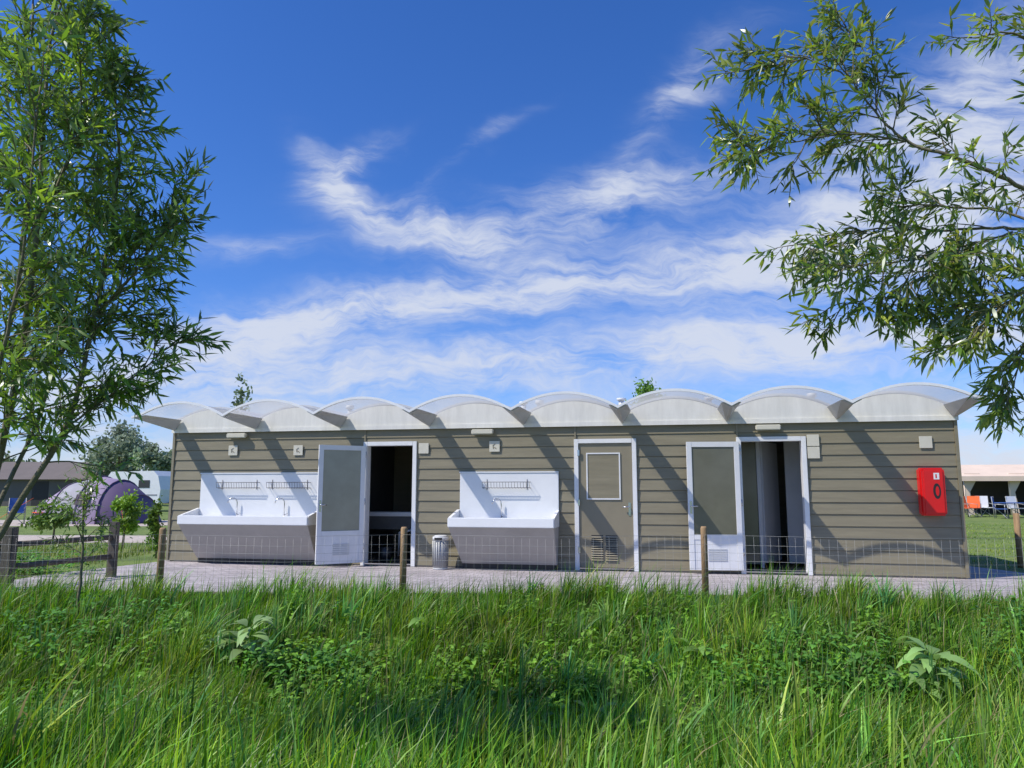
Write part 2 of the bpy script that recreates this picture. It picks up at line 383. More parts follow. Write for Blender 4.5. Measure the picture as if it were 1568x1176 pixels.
sink(1,5.73,7.56,[(6.22,7.06)],[6.55])
for i,s in enumerate((1.36,6.2,11.06)):
    box(f'wall_lamp_{i}_base',s-.19,s+.19,-.06,-.028,2.37,2.43,M_plate,B,.004)
    box(f'wall_lamp_{i}_shade',s-.2,s+.2,-.13,-.061,2.345,2.435,M_plate,B,.015)
for i,(s,z) in enumerate(((1.265,2.11),(2.62,2.10),(5.09,2.11),(6.41,2.13),(11.76,2.17),(11.76,1.97),(13.45,2.12))):
    w=.095
    box(f'sign_plate_{i}',s-w,s+w,-.04,-.0275,z-.095,z+.095,M_plate,B,.003)
    if i in (0,3,1):
        tubes(f'sign_glyph_{i}',[([(s-.02,-.0425,z-.04),(s-.03,-.0425,z+.02),(s+.01,-.0425,z+.045)],.006),([(s-.01,-.0425,z-.01),(s+.03,-.0425,z-.04)],.006)],M_ink,B,5)
F=empty('fire_extinguisher_cabinet',(13.455,-.03,.97),0,None); F.parent=B
box('cabinet_body',-.18,.18,-.17,0,0,.74,M_red,F,.025)
box('cabinet_door',-.165,.165,-.215,-.171,.02,.72,M_red,F,.03)
def oval(rx,rz,cx,cz,y): return [(cx+math.cos(t)*rx,y,cz+math.sin(t)*rz) for t in np.linspace(0,2*math.pi,24,endpoint=False)]
faces('cabinet_window',oval(.055,.12,.04,.38,-.2165),[tuple(range(24))],M_black,F)
faces('cabinet_window_inner',oval(.026,.075,.045,.38,-.2185),[tuple(range(24))],M_red,F)
box('cabinet_label',.005,.085,-.218,-.2155,.56,.66,M_sinkw,F)
box('cabinet_label_mark',.03,.05,-.2195,-.2182,.58,.64,M_red,F)
Tb=empty('litter_bin',(5.52,-.32,.0),0,None); Tb.parent=B
tubes('bin_body',[([(0,0,.03),(0,0,.50)],[.125,.135])],M_bracket,Tb,20)
tubes('bin_band',[([(0,0,.50),(0,0,.56)],[.14,.14]),([(0,0,.56),(0,0,.585)],[.14,.09]),([(0,0,.01),(0,0,.035)],[.13,.13])],M_roof,Tb,20)
tubes('bin_slats',[([(math.cos(t)*.133,math.sin(t)*.133,.06),(math.cos(t)*.14,math.sin(t)*.14,.49)],.006) for t in np.linspace(0,2*math.pi,22,endpoint=False)],M_wire,Tb,4)
box('bin_opening',-.07,.07,-.149,-.139,.51,.55,M_black,Tb)

# ---------------------------------------------------------------- posts & fences
Fe=empty('wire_fence')
for i,(x,y) in enumerate([(-4.55,9.95),(-1.41,9.95),(2.48,9.9),(10.5,8.75),(-8.6,10.45)]):
    tubes(f'post_{i}',[([(x,y,-.15),(x+.005,y,.86+.01*(i%3)),(x+.005,y,.885+.01*(i%3))],[.045,.043,.033])],M_wood,Fe,12)
line=[(-8.6,10.4),(-4.55,9.9),(-1.41,9.9),(2.48,9.85),(6.6,9.25),(10.5,8.7)]
R=[]
for (a,b) in zip(line[:-1],line[1:]):
    Ln=math.hypot(b[0]-a[0],b[1]-a[1]); n=int(Ln/.10)
    for z in (.08,.18,.28,.38,.48,.58,.68,.80):
        R.append(([(a[0],a[1],z),( (a[0]+b[0])/2,(a[1]+b[1])/2,z-.03),(b[0],b[1],z)],.0014))
    for j in range(n):
        t=j/n; x=a[0]+(b[0]-a[0])*t; y=a[1]+(b[1]-a[1])*t; R.append(([(x,y,.0),(x,y,.80-.06*(1-abs(2*t-1)))],.0011))
tubes('wire_mesh',R,M_wire,Fe,4)
tubes('fence_post',[([(9.0,13.6,0),(9.0,13.6,.95)],.05)],M_wood,None,12)
WF=empty('wooden_fence')
for i,(x,y,r) in enumerate(((-6.95,10.6,.07),(-7.15,10.75,.05),(-6.35,12.2,.06),(-9.3,11.0,.06))):
    box(f'post_{i}',x-r,x+r,y-r,y+r,-.1,.86,M_wooddk,WF,.01)
for i,z in enumerate((.32,.62)):
    tubes(f'rail_{i}',[([(-6.35,12.2,z),(-6.95,10.6,z),(-9.3,11.0,z),(-14,11.4,z)],.045)],M_wooddk,WF,6)
SF=empty('wooden_screen_fence')
for i in range(10): box(f'board_{i}',7.55+.02*i,7.57+.02*i+.1,15.2+.13*i,15.3+.13*i,0,1.55,M_wood,SF)

# ---------------------------------------------------------------- grass
def pnoise(x,y,s,seed):
    r=np.random.default_rng(seed); o=np.zeros_like(x)
    for k in range(6):
        a=r.uniform(0,6.28); f=s*r.uniform(.6,1.9); o+=np.sin((x*math.cos(a)+y*math.sin(a))*f+r.uniform(0,6.28)+1.3*np.sin((x*math.sin(a)-y*math.cos(a))*f*.7))
    return o/6
G1=[(.085,.20,.012),(.12,.26,.016),(.18,.35,.03),(.05,.14,.015),(.22,.36,.04),(.06,.16,.03)]
def grass(x,y,hmin,hmax,w,seed,K=5,greens=None,dead=.04,lean=.35,tuft=0,tr=.06):
    r=np.random.default_rng(seed)
    if tuft>0:
        n0=len(x)//tuft; tx=x[:n0]; ty=y[:n0]; ti=r.integers(0,n0,len(x)); a=r.uniform(0,6.28,len(x)); q=np.abs(r.normal(0,tr,len(x)))
        x=tx[ti]+np.cos(a)*q; y=ty[ti]+np.sin(a)*q; thf=r.uniform(.5,1.25,n0)[ti]; tcf=r.uniform(.6,1.4,n0)[ti]; tcx=r.uniform(.7,1.3,n0)[ti]
        n=len(x)
    else:
        n=len(x); thf=np.ones(n); tcf=np.ones(n); a=r.uniform(0,6.28,n); tcx=np.ones(n)
    z=gz(x,y)
    cl=pnoise(x,y,2.2,seed+1); cl2=pnoise(x,y,.9,seed+2); cl3=pnoise(x,y,5,seed+3)
    h=(hmin+(hmax-hmin)*np.clip(r.random(n)**1.3+.5*cl+.35*cl3,0,1.35))*thf
    wd=1.5*cl2+.8*cl+.3
    ld=np.stack([np.cos(a)*.9+np.cos(wd)*.8,np.sin(a)*.9+np.sin(wd)*.8,np.zeros(n)],1)
    bend=lean*np.clip(r.normal(1,.6,n),.05,2.6)
    ts=np.linspace(0,1,K)
    sp=np.zeros((n,K,3)); base=np.stack([x,y,z-.02],1)
    for k,t in enumerate(ts):
        sp[:,k]=base+np.array([0,0,1])*(h*(t-.34*bend*t*t))[:,None]+ld*(h*bend*(t**2)*.75)[:,None]
    ph=r.uniform(0,2*math.pi,n); sd=np.stack([np.cos(ph),np.sin(ph),np.zeros(n)],1)
    ww=w*r.uniform(.6,1.5,n); wt=np.array([.8,1,.85,.55])[:K-1]
    g=np.array(greens if greens else G1)
    c=g[r.integers(0,len(g),n)]*r.uniform(.75,1.2,n)[:,None]*tcf[:,None]
    c=c*(1+.3*cl2+.3*cl)[:,None]; c[:,0]*=(1+.3*cl)*tcx
    dm=r.random(n)<dead; c[dm]=np.array([.40,.34,.16])*r.uniform(.5,1.1,dm.sum())[:,None]
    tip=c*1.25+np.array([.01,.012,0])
    return strips(sp,sd,ww[:,None]*wt[None],c*.62,tip)  # shade low in the grass is put into the darker root colour
def merge(parts):
    V=[];P=[];C=[];o=0
    for v,p,c in parts:
        V.append(v); C.append(c); P+= [q+o for q in p]; o+=len(v)
    return np.concatenate(V),P,np.concatenate(C)
def samp(n,y0,y1,pw,sl=.80,mg=1.3,seed=1):
    r=np.random.default_rng(seed); y=y0+(y1-y0)*r.random(n)**pw; x=(r.random(n)*2-1)*(sl*y+mg); return x,y
def clipy(x,y,e=9.9):
    k=y<e-.13*np.clip(x-2,0,8); return x[k],y[k]
parts=[]
x,y=clipy(*samp(62000,5.2,9.95,.85,seed=11)); parts.append(grass(x,y,.08,.24,.0038,21))
x,y=clipy(*samp(52000,5.2,9.9,.85,seed=17)); parts.append(grass(x,y,.2,.52,.0044,22,tuft=26,tr=.075,lean=.45,dead=.03))
x,y=samp(34000,3.7,6.0,.9,seed=12); parts.append(grass(x,y,.25,.70,.0060,31,lean=.45,tuft=18,tr=.09,dead=.03))
x,y=samp(4200,4.3,6.5,1,seed=13); parts.append(grass(x,y,.45,.82,.0105,41,greens=[(.19,.35,.05),(.26,.41,.08),(.12,.26,.05)],dead=.04,lean=.4,tuft=9,tr=.06))
x,y=clipy(*samp(4000,6,9.5,1,seed=18)); parts.append(grass(x,y,.3,.50,.009,42,greens=[(.08,.22,.07),(.16,.32,.08)],dead=.03,lean=.4,tuft=12,tr=.05))
x,y=clipy(*samp(3000,5,9.6,1,seed=14)); parts.append(grass(x,y,.4,.62,.0018,51,greens=[(.32,.32,.12),(.42,.37,.2)],dead=.3,lean=.25))
x,y=clipy(*samp(9000,9.0,10.05,1,seed=15),10.0); parts.append(grass(x,y,.1,.28,.004,61))
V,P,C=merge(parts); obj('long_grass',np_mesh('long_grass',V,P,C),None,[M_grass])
parts=[]
r=np.random.default_rng(5)
x=r.uniform(-22,-6.8,20000); y=r.uniform(10.2,19,20000); k=~(x>-7.7); parts.append(grass(x[k],y[k],.06,.22,.006,71,greens=[(.14,.21,.03),(.22,.27,.06),(.11,.18,.02)],dead=.12))
x=r.uniform(8.7,22,18000); y=r.uniform(11,30,18000); parts.append(grass(x,y,.03,.09,.010,81,greens=[(.16,.24,.03),(.22,.32,.05)],dead=.05))
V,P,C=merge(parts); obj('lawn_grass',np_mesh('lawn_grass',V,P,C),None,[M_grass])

# ---------------------------------------------------------------- broadleaf plants
def broadplant(x,y,h,n,ll,lw,col,seed,spread=1.0):
    r=np.random.default_rng(seed); z0=float(gz(x,y)); K=6
    th=r.uniform(0,2*math.pi,n); el=r.uniform(.25,1.2,n); L_=ll*r.uniform(.6,1.1,n)
    d=np.stack([np.cos(th),np.sin(th),np.zeros(n)],1)
    b=np.stack([np.full(n,x),np.full(n,y),np.full(n,z0)],1)+d*r.uniform(0,.12*spread,n)[:,None]+np.array([0,0,1])*(r.uniform(.15,1,n)*h)[:,None]
    sp=np.zeros((n,K,3))
    for k,t in enumerate(np.linspace(0,1,K)):
        sp[:,k]=b+d*(L_*t*np.cos(el*.6))[:,None]+np.array([0,0,1])*(L_*(np.sin(el)*t-.75*t*t))[:,None]
    sd=np.cross(d,[0,0,1]); sd+=np.array([0,0,1])*r.normal(0,.3,n)[:,None]; sd/=np.linalg.norm(sd,axis=1)[:,None]
    wt=np.array([.12,.75,1,.85,.5]); c=np.array(col)*r.uniform(.7,1.3,n)[:,None]
    return strips(sp,sd,lw*r.uniform(.7,1.1,n)[:,None]*wt[None],c,c*1.15)
def plant(name,*a,**k):
    V,P,C=broadplant(*a,**k); obj(name,np_mesh(name,V,P,C,smooth=True),None,[M_broad])
plant('comfrey_plant',-2.68,7.9,.40,40,.34,.055,(.26,.38,.14),1)
plant('comfrey_plant',-2.95,7.95,.26,20,.28,.045,(.22,.33,.11),8)
plant('dock_plant',3.95,7.35,.38,26,.40,.065,(.22,.36,.11),2)
plant('dock_plant',3.7,7.2,.24,14,.3,.055,(.19,.31,.09),9)
plant('dock_plant',1.9,7.9,.26,14,.26,.045,(.17,.30,.06),3)
plant('dock_plant',.7,6.6,.28,14,.24,.04,(.15,.27,.05),4)
plant('dock_plant',-4.1,6.9,.28,14,.28,.04,(.15,.27,.05),5)
plant('dock_plant',-.9,8.4,.26,12,.24,.04,(.17,.30,.06),6)
plant('dock_plant',5.3,7.0,.3,14,.3,.045,(.17,.30,.06),7)
def nettles(name,cx,cy,rx,ry,n,seed,hs=(.2,.42),col=(.10,.24,.035)):
    r=np.random.default_rng(seed); pp=[]
    for i in range(n):
        a=r.uniform(0,6.28); q=r.random()**.7
        cc=np.array(col)*r.uniform(.6,1.4)
        pp.append(broadplant(cx+rx*q*math.cos(a),cy+ry*q*math.sin(a),r.uniform(*hs),20,r.uniform(.07,.1),r.uniform(.018,.03),cc,seed+i+1,.8))
    V,P,C=merge(pp); obj(name,np_mesh(name,V,P,C,smooth=True),None,[M_broad])
nettles('nettle_patch',2.9,7.5,1.0,.6,75,100)
nettles('nettle_patch',-2.0,7.6,.7,.45,34,300)
nettles('nettle_patch',-4.6,8.4,1.2,.6,45,500)
nettles('nettle_patch',5.2,7.8,.8,.6,36,700)
nettles('nettle_patch',1.0,6.3,.6,.4,26,900,col=(.14,.27,.03))
nettles('nettle_patch',-3.3,6.4,.7,.4,26,950)
nettles('nettle_patch',-7.9,12.6,1.2,.8,50,1100)
nettles('ground_weeds',0,7.4,5.5,1.7,380,2000,(.14,.38),(.15,.29,.03))

# ---------------------------------------------------------------- willows (near)
class Tree:
    def __init__(s,seed,ll=(.065,.125)): s.r=random.Random(seed); s.t=[]; s.lb=[]; s.ld=[]; s.ll=[]; s.lc=[]; s.L=ll
    def rv(s): return Vector((s.r.gauss(0,1),s.r.gauss(0,1),s.r.gauss(0,1))).normalized()
    def leafat(s,p,d,tone):
        v=(d+s.rv()*.75).normalized(); v.z-=.15
        s.lb.append(p[:]); s.ld.append(v.normalized()[:]); s.ll.append(s.r.uniform(*s.L)); s.lc.append(tone*s.r.uniform(.75,1.25))
    def sprig(s,p,d,L,tone):
        n=max(3,int(L/.024)); q=p.copy(); dd=d.copy(); P=[p.copy()]
        for i in range(n):
            q=q+dd*(L/n); dd=(dd+Vector((0,0,-.03))+s.rv()*.05).normalized(); P.append(q.copy())
            s.leafat(q,(dd*.9+s.rv()*.6),tone)
        s.leafat(q,dd,tone)
        s.t.append((P[::3]+[P[-1]],.0022))
    def side(s,p,d,L,tone):
        n=6; q=p.copy(); dd=d.copy(); P=[p.copy()]
        for i in range(n):
            q=q+dd*(L/n); dd=(dd+s.rv()*.14+Vector((0,0,-.03))).normalized(); P.append(q.copy())
            if i>=1:
                for _ in range(s.r.choice((1,1,2))): s.sprig(q,(dd*.8+s.rv()*.8).normalized(),s.r.uniform(.09,.22),tone*s.r.uniform(.85,1.15))
        s.sprig(q,dd,.18,tone)
        s.t.append((P,[.006*(1-.6*i/n) for i in range(n+1)]))
    def limb(s,pts,r0,r1,start=.15,ds=.1,Lr=(.25,.5),bias=(0,0,.25)):
        pts=[Vector(p) for p in pts]; P=[]
        for i in range(len(pts)-1):
            a=pts[max(i-1,0)];b=pts[i];c=pts[i+1];d=pts[min(i+2,len(pts)-1)]
            for k in range(8):
                t=k/8; P.append(.5*((2*b)+(c-a)*t+(2*a-5*b+4*c-d)*t*t+(3*b-a-3*c+d)*t**3)+s.rv()*.006)
        P.append(pts[-1]); n=len(P)
        s.t.append((P,[r0+(r1-r0)*i/(n-1) for i in range(n)]))
        tot=sum((P[i+1]-P[i]).length for i in range(n-1)); acc=0; nxt=start*tot
        for i in range(n-1):
            seg=(P[i+1]-P[i]); l=seg.length
            while nxt<acc+l:
                q=P[i]+seg*((nxt-acc)/l); d=(seg.normalized()*.8+s.rv()*.9+Vector(bias)).normalized()
                f=nxt/tot
                s.side(q,d,s.r.uniform(*Lr)*(1.1-.45*f),s.r.choice((.6,.85,1,1.25)))
                nxt+=ds*s.r.uniform(.4,1.7)
            acc+=l
        s.side(P[-1],(P[-1]-P[-2]).normalized(),Lr[0],1)
    def build(s,name,cols):
        e=empty(name)
        tubes('branches',s.t,M_bark,e,5)
        b=np.array(s.lb);d=np.array(s.ld);l=np.array(s.ll); n=len(b); r=np.random.default_rng(3)
        up=np.tile([0,0,1.],(n,1))+r.normal(0,.6,(n,3)); sd=np.cross(d,up); sd/=np.linalg.norm(sd,axis=1)[:,None]+1e-9
        nm=np.cross(sd,d); K=5; sp=np.zeros((n,K,3)); cur=r.uniform(-.05,.28,n)
        for k,t in enumerate(np.linspace(0,1,K)): sp[:,k]=b+d*(l*t)[:,None]-nm*(l*cur*t*t)[:,None]
        w=(l*.10)[:,None]*np.array([.35,1,.95,.55])[None]
        cc=np.array(cols)[r.integers(0,len(cols),n)]*np.array(s.lc)[:,None]
        V,P,C=strips(sp,sd,w,cc)
        o=obj('leaves',np_mesh('leaves',V,P,C),e,[M_leaf]); return e
wcols=[(.11,.21,.025),(.16,.28,.035),(.24,.36,.05),(.08,.15,.03)]
T=Tree(5)
T.limb([(-3.75,4.9,-.45),(-3.5,5,.6),(-3.35,5,1.1),(-2.98,5,1.8),(-2.84,5,2.57),(-2.78,5.05,3.6),(-2.85,5.0,4.3)],.03,.006,.42,.085,(.28,.46),(.25,0,.15))
T.limb([(-3.85,5.0,-.45),(-3.6,5.1,.9),(-3.35,5,2.0),(-3.22,4.9,3.1),(-3.25,4.9,4.4),(-3.15,4.9,4.9)],.035,.006,.38,.08,(.35,.6),(.1,0,.2))
T.limb([(-3.95,5.1,-.45),(-3.9,5.3,1.2),(-3.65,5.4,3),(-3.6,5.2,5.0)],.04,.008,.35,.07,(.35,.6),(.2,0,.2))
T.limb([(-3.55,5.05,1.0),(-3.2,4.6,1.9),(-3.0,4.45,2.8),(-2.95,4.4,3.9)],.015,.005,.3,.10,(.3,.45),(.1,0,.2))
T.limb([(-3.7,5.0,.5),(-3.55,5.6,1.9),(-3.35,5.7,3.2),(-3.3,5.7,4.6)],.02,.005,.4,.08,(.3,.5),(.1,0,.2))
T.limb([(-3.35,5.0,2.0),(-2.95,5.2,2.6),(-2.65,5.3,3.1),(-2.50,5.3,3.5)],.012,.004,.2,.07,(.22,.42),(.3,0,.2))
T.limb([(-2.98,5,1.8),(-2.72,5.1,2.05),(-2.42,5.15,2.35)],.009,.004,.2,.07,(.22,.38),(.3,0,.1))
T.limb([(-2.84,5,2.57),(-2.6,5.0,2.85),(-2.45,5.0,3.1)],.008,.004,.2,.08,(.2,.34),(.3,0,.1))
T.limb([(-3.22,4.9,3.1),(-2.95,4.8,3.8),(-2.95,4.8,4.5)],.012,.004,.2,.08,(.2,.35),(.1,0,.2))
T.build('willow_tree',wcols)
T=Tree(11)
T.t.append(([(4.75,5.1,-.4),(4.7,5.15,1.2),(4.6,5.2,2.6),(4.55,5.2,4.2),(4.45,5.1,6)],[.09,.08,.065,.045,.012]))
T.limb([(4.6,5.2,2.6),(4.1,5.1,3.1),(3.57,5,3.46),(3.1,4.95,3.66),(2.8,5,3.8),(2.6,5.05,4.05),(2.4,5,4.3)],.022,.005,.5,.12,(.22,.4))
T.limb([(2.4,5,4.3),(2.05,5,4.45),(1.75,5.05,4.4)],.006,.003,.0,.085,(.2,.36))
T.limb([(2.6,5.05,4.05),(2.65,5.1,4.4),(2.45,5.1,4.75)],.006,.003,.1,.12,(.16,.26))
T.limb([(2.75,5,3.82),(2.37,4.9,3.82),(1.95,4.8,3.72),(1.6,4.75,3.62)],.008,.003,.05,.08,(.16,.3),(-.2,0,0))
T.limb([(4.1,5.1,3.1),(3.6,5.2,3.25),(3.15,5.3,3.27),(2.7,5.35,3.3),(2.2,5.4,3.2)],.014,.004,.3,.08,(.22,.4),(0,0,-.1))
T.limb([(3.6,5.2,3.22),(3.1,5.0,3.05),(2.6,4.85,2.9),(2.2,4.8,2.85)],.009,.003,.15,.075,(.18,.36),(0,0,-.15))
T.limb([(3.2,5.0,3.08),(2.9,5.1,2.88),(2.55,5.1,2.72),(2.25,5.1,2.66)],.008,.003,.15,.08,(.16,.32),(0,0,-.2))
T.limb([(4.6,5.2,2.5),(3.9,4.9,2.85),(3.5,4.8,2.75),(3.1,4.75,2.5),(2.95,4.75,2.35)],.016,.003,.3,.075,(.2,.36),(0,0,-.2))
T.limb([(3.9,4.9,2.85),(3.6,5.0,2.55),(3.45,5.0,2.3),(3.35,5.0,2.05)],.009,.003,.2,.08,(.16,.26),(0,0,-.3))
T.limb([(3.7,4.85,2.82),(3.35,5.1,2.7),(3.1,5.2,2.65)],.008,.003,.1,.08,(.18,.3),(0,0,-.2))
T.limb([(4.3,5.15,2.7),(3.95,5.2,2.4),(3.8,5.2,2.1)],.008,.003,.2,.09,(.2,.3),(-.1,0,-.3))
T.limb([(4.55,5.2,3.6),(4.0,5.1,4.3),(3.65,5,4.62),(3.3,5,4.6)],.018,.004,.45,.11,(.18,.3))
T.limb([(4.55,5.2,2.9),(3.9,5.6,3.5),(3.5,5.7,3.6),(3.0,5.6,3.6)],.014,.004,.5,.12,(.2,.32))
T.build('willow_tree',[(.14,.24,.03),(.21,.30,.04),(.30,.34,.06),(.10,.18,.03)])
T=Tree(21,(.05,.09))
T.limb([(-5.0,8.9,-.2),(-4.98,8.9,.5),(-5.02,8.9,1.25)],.022,.01,.5,.07,(.24,.42),(0,0,.0))
T.build('willow_sapling',wcols)

# ---------------------------------------------------------------- far trees / shrubs
def far_tree(name,x,y,h,cw,ch,n,ls,col,seed,trunk=.12,nc=14,gap=.33):
    r=np.random.default_rng(seed); e=empty(name)
    cz=h-ch/2; cs=[]
    for i in range(nc):
        v=r.normal(0,1,3); v/=np.linalg.norm(v); q=r.random()**.4
        cs.append([x+v[0]*cw/2*q*.75,y+v[1]*cw/2*q*.75,cz+v[2]*ch/2*q*.8])
    cs=np.array(cs); ci=r.integers(0,nc,n); rad=r.uniform(.6,1.2,nc)*gap
    off=r.normal(0,.55,(n,3))*rad[ci][:,None]*np.array([cw/2,cw/2,ch/2])*.9
    b=cs[ci]+off; d=r.normal(0,1,(n,3)); d/=np.linalg.norm(d,axis=1)[:,None]
    up=r.normal(0,1,(n,3)); sd=np.cross(d,up); sd/=np.linalg.norm(sd,axis=1)[:,None]
    l=ls*r.uniform(.6,1.3,n); sp=np.stack([b,b+d*(l*.5)[:,None],b+d*l[:,None]],1)
    c=np.array(col)*(r.uniform(.6,1.4,nc)[ci]*r.uniform(.8,1.2,n))[:,None]
    V,P,C=strips(sp,sd,(l*.28)[:,None]*np.array([.6,1])[None],c)
    obj('crown',np_mesh('crown',V,P,C),e,[M_far])
    tl=[([(x,y,-.05),(x+.02*h,y,h*.35),(x,y,h*.75)],[trunk,trunk*.7,trunk*.25])]
    for i in range(0,nc,2): tl.append(([(x,y,h*.35),tuple((np.array([x,y,h*.5])+cs[i])/2),tuple(cs[i])],[trunk*.5,trunk*.3,trunk*.12]))
    tubes('trunk',tl,M_bark,e,6)
far_tree('silver_willow',-31.2,60,6.4,5.5,5.2,5000,.30,(.30,.36,.24),1,.2,20,.30)
far_tree('silver_willow',-26.9,57,5.0,3.4,4.0,2500,.28,(.24,.30,.18),2,.18)
far_tree('background_tree',7.4,41,7.1,3.2,4.2,3500,.22,(.12,.22,.04),3,.2)
far_tree('young_birch',-11.0,30.5,6.3,1.1,3.0,230,.17,(.18,.23,.12),4,.04,16,.38)
far_tree('shrub',-8.75,17.2,1.35,.9,1.0,1300,.09,(.18,.30,.04),6,.03)
far_tree('shrub',-7.15,15.4,1.25,.6,1.1,1000,.07,(.12,.22,.03),7,.02)
far_tree('shrub',-12.3,20.5,1.1,1.5,.9,1400,.1,(.14,.24,.04),8,.03)
far_tree('hedge_tree',-47,70,4.8,9,4,3500,.4,(.15,.21,.09),9,.2)
far_tree('hedge_tree',52,110,5.5,12,5,2500,.55,(.13,.18,.09),10,.2)
r=np.random.default_rng(77); n=14000; x=r.uniform(-160,160,n); y=r.uniform(138,144,n); hh=2.6+1.3*np.abs(pnoise(x,y*0,.15,4))*2
z=r.random(n)*hh; b=np.stack([x,y,z],1); d=r.normal(0,1,(n,3)); d/=np.linalg.norm(d,axis=1)[:,None]; sd=np.cross(d,r.normal(0,1,(n,3))); sd/=np.linalg.norm(sd,axis=1)[:,None]
l=r.uniform(.7,1.5,n); c=np.array([.13,.17,.11])*r.uniform(.6,1.4,n)[:,None]
V,P,C=strips(np.stack([b,b+d*(l*.5)[:,None],b+d*l[:,None]],1),sd,(l*.35)[:,None]*np.array([.7,1])[None],c)
obj('distant_treeline',np_mesh('distant_treeline',V,P,C),None,[M_far])

# ---------------------------------------------------------------- tents etc
def tunnel_tent(name,x,y,rot,secs,mats,mi):
    e=empty(name,(x,y,0),rot); V=[];F=[];I=[];n=14
    for (sx,h,w) in secs:
        for k in range(n+1):
            t=math.pi*k/n; V.append((sx,-math.cos(t)*w,math.sin(t)**.8*h))
    for i in range(len(secs)-1):
        for k in range(n):
            o=i*(n+1)+k; F.append((o,o+1,o+n+2,o+n+1)); I.append(mi[i])
    faces('shell',V,F,mats,e,I,smooth=True)
    R=[]
    for (sx,h,w) in secs[1:-1]: R.append(([(sx,-math.cos(math.pi*k/n)*(w+.02),math.sin(math.pi*k/n)**.8*(h+.02)) for k in range(n+1)],.025))
    tubes('poles',R,M_plum,e,5)
    a,b=.1,.7; w0=secs[3][2]
    faces('window',[(a,-w0*.97,.75),(b,-w0*.97,.75),(b,-w0*.86,1.15),(a,-w0*.86,1.15)],[(0,1,2,3)],M_dark,e)
    tubes('guy_lines',[([(secs[1][0],-1.2,1.0),(secs[1][0]-.8,-2.4,0)],.008),([(secs[-2][0],-1.2,.9),(secs[-2][0]+.9,-2.2,0)],.008)],M_orange,e,4)
    return e
tunnel_tent('dome_tent',-16.9,31,-.15,[(-2.4,.05,.9),(-1.9,.95,1.2),(-.9,1.6,1.45),(.2,1.85,1.55),(1.1,1.7,1.5),(1.9,1.1,1.2),(2.4,.05,.8)],[M_lilac,M_plum,M_greytent],[0,0,2,0,1,1])
def safari(name,x,y,w,d,h1,h2,rot=0,roof=M_canvas,wall=M_canvas,open_=False):
    e=empty(name,(x,y,0),rot); o=.4
    faces('roof',[(-w/2-o,-d/2-o,h1-.15),(w/2+o,-d/2-o,h1-.15),(w/2+o,0,h2),(-w/2-o,0,h2),(-w/2-o,d/2+o,h1-.15),(w/2+o,d/2+o,h1-.15)],[(0,1,2,3),(3,2,5,4)],roof,e)
    if not open_:
        faces('walls',[(-w/2,-d/2,0),(w/2,-d/2,0),(w/2,d/2,0),(-w/2,d/2,0),(-w/2,-d/2,h1),(w/2,-d/2,h1),(w/2,d/2,h1),(-w/2,d/2,h1),(-w/2,0,h2-.05),(w/2,0,h2-.05)],[(0,1,5,4),(2,3,7,6),(1,2,6,9,5),(3,0,4,8,7)],wall,e)
        box('doorway',-.6,.6,-d/2-.02,-d/2-.01,0,1.9,M_dark,e)
    else:
        faces('walls',[(-w/2,d/2,0),(w/2,d/2,0),(w/2,d/2,h1),(-w/2,d/2,h1),(-w/2,-d/2,0),(-w/2,-d/2,h1),(w/2,-d/2,0),(w/2,-d/2,h1)],[(0,1,2,3),(1,6,7,2)],M_dark,e)  # walls coloured near-black so the open interior looks shaded
        tubes('poles',[([(px,-d/2,0),(px,-d/2,h1)],.04) for px in (-w/2,-w/6,w/6,w/2)],M_beige,e,6)
        for sx_,dd in ((-w/2,1),(-w/6,1),(w/2,-1)):
            faces('curtain_%g'%sx_,[(sx_,-d/2-.02,0),(sx_+.4*dd,-d/2-.02,0),(sx_+.25*dd,-d/2-.02,h1*.55),(sx_+.8*dd,-d/2-.02,h1),(sx_,-d/2-.02,h1)],[(0,1,2,3,4)],roof,e)
        faces('valance',[(-w/2-o,-d/2-o,h1-.15),(w/2+o,-d/2-o,h1-.15),(w/2+o,-d/2-o,h1-.4),(-w/2-o,-d/2-o,h1-.4)],[(0,1,2,3)],roof,e)
    return e
safari('safari_tent',-37,62,8,6,2.2,3.5,.1); safari('safari_tent',-28.5,70,8,6,2.1,3.7,-.1); safari('safari_tent',-47,64,7,6,2.2,3.5,.3)
safari('awning_tent',27.2,41,6.5,3.5,2.15,2.65,-.15,M_beige,M_beige,True)
safari('awning_tent',38,52,7,4,2.3,3.0,-.1,M_beige,M_beige,True)
Cv=empty('caravan',(-22.4,46,0),-.12)
V=[];prof=[(-1.7,.5),(-1.8,1.2),(-1.65,2.0),(-1.4,2.35),(1.3,2.4),(1.6,2.1),(1.8,1.3),(1.7,.5)]
for yy in (-1.05,1.05):
    for a,z in prof: V.append((a,yy,z))
n=len(prof); FF=[tuple(range(n)),tuple(range(n,2*n))[::-1]]+[(k,(k+1)%n,(k+1)%n+n,k+n) for k in range(n)]
faces('body',V,FF,M_white,Cv)
for a,b in ((-1.3,-.6),(.4,1.1)): box('window_%g'%a,a,b,-1.07,-1.055,1.4,1.85,M_glass,Cv,.005)
box('stripe',-1.6,1.6,-1.065,-1.054,.95,1.02,M_greytent,Cv)
tubes('wheels',[([(0,s_-.1,.33),(0,s_+.1,.33)],.33) for s_ in (-1.0,1.0)],M_black,Cv,18)
tubes('hitch',[([(1.7,0,.5),(2.7,0,.45)],.05)],M_wire,Cv,6)
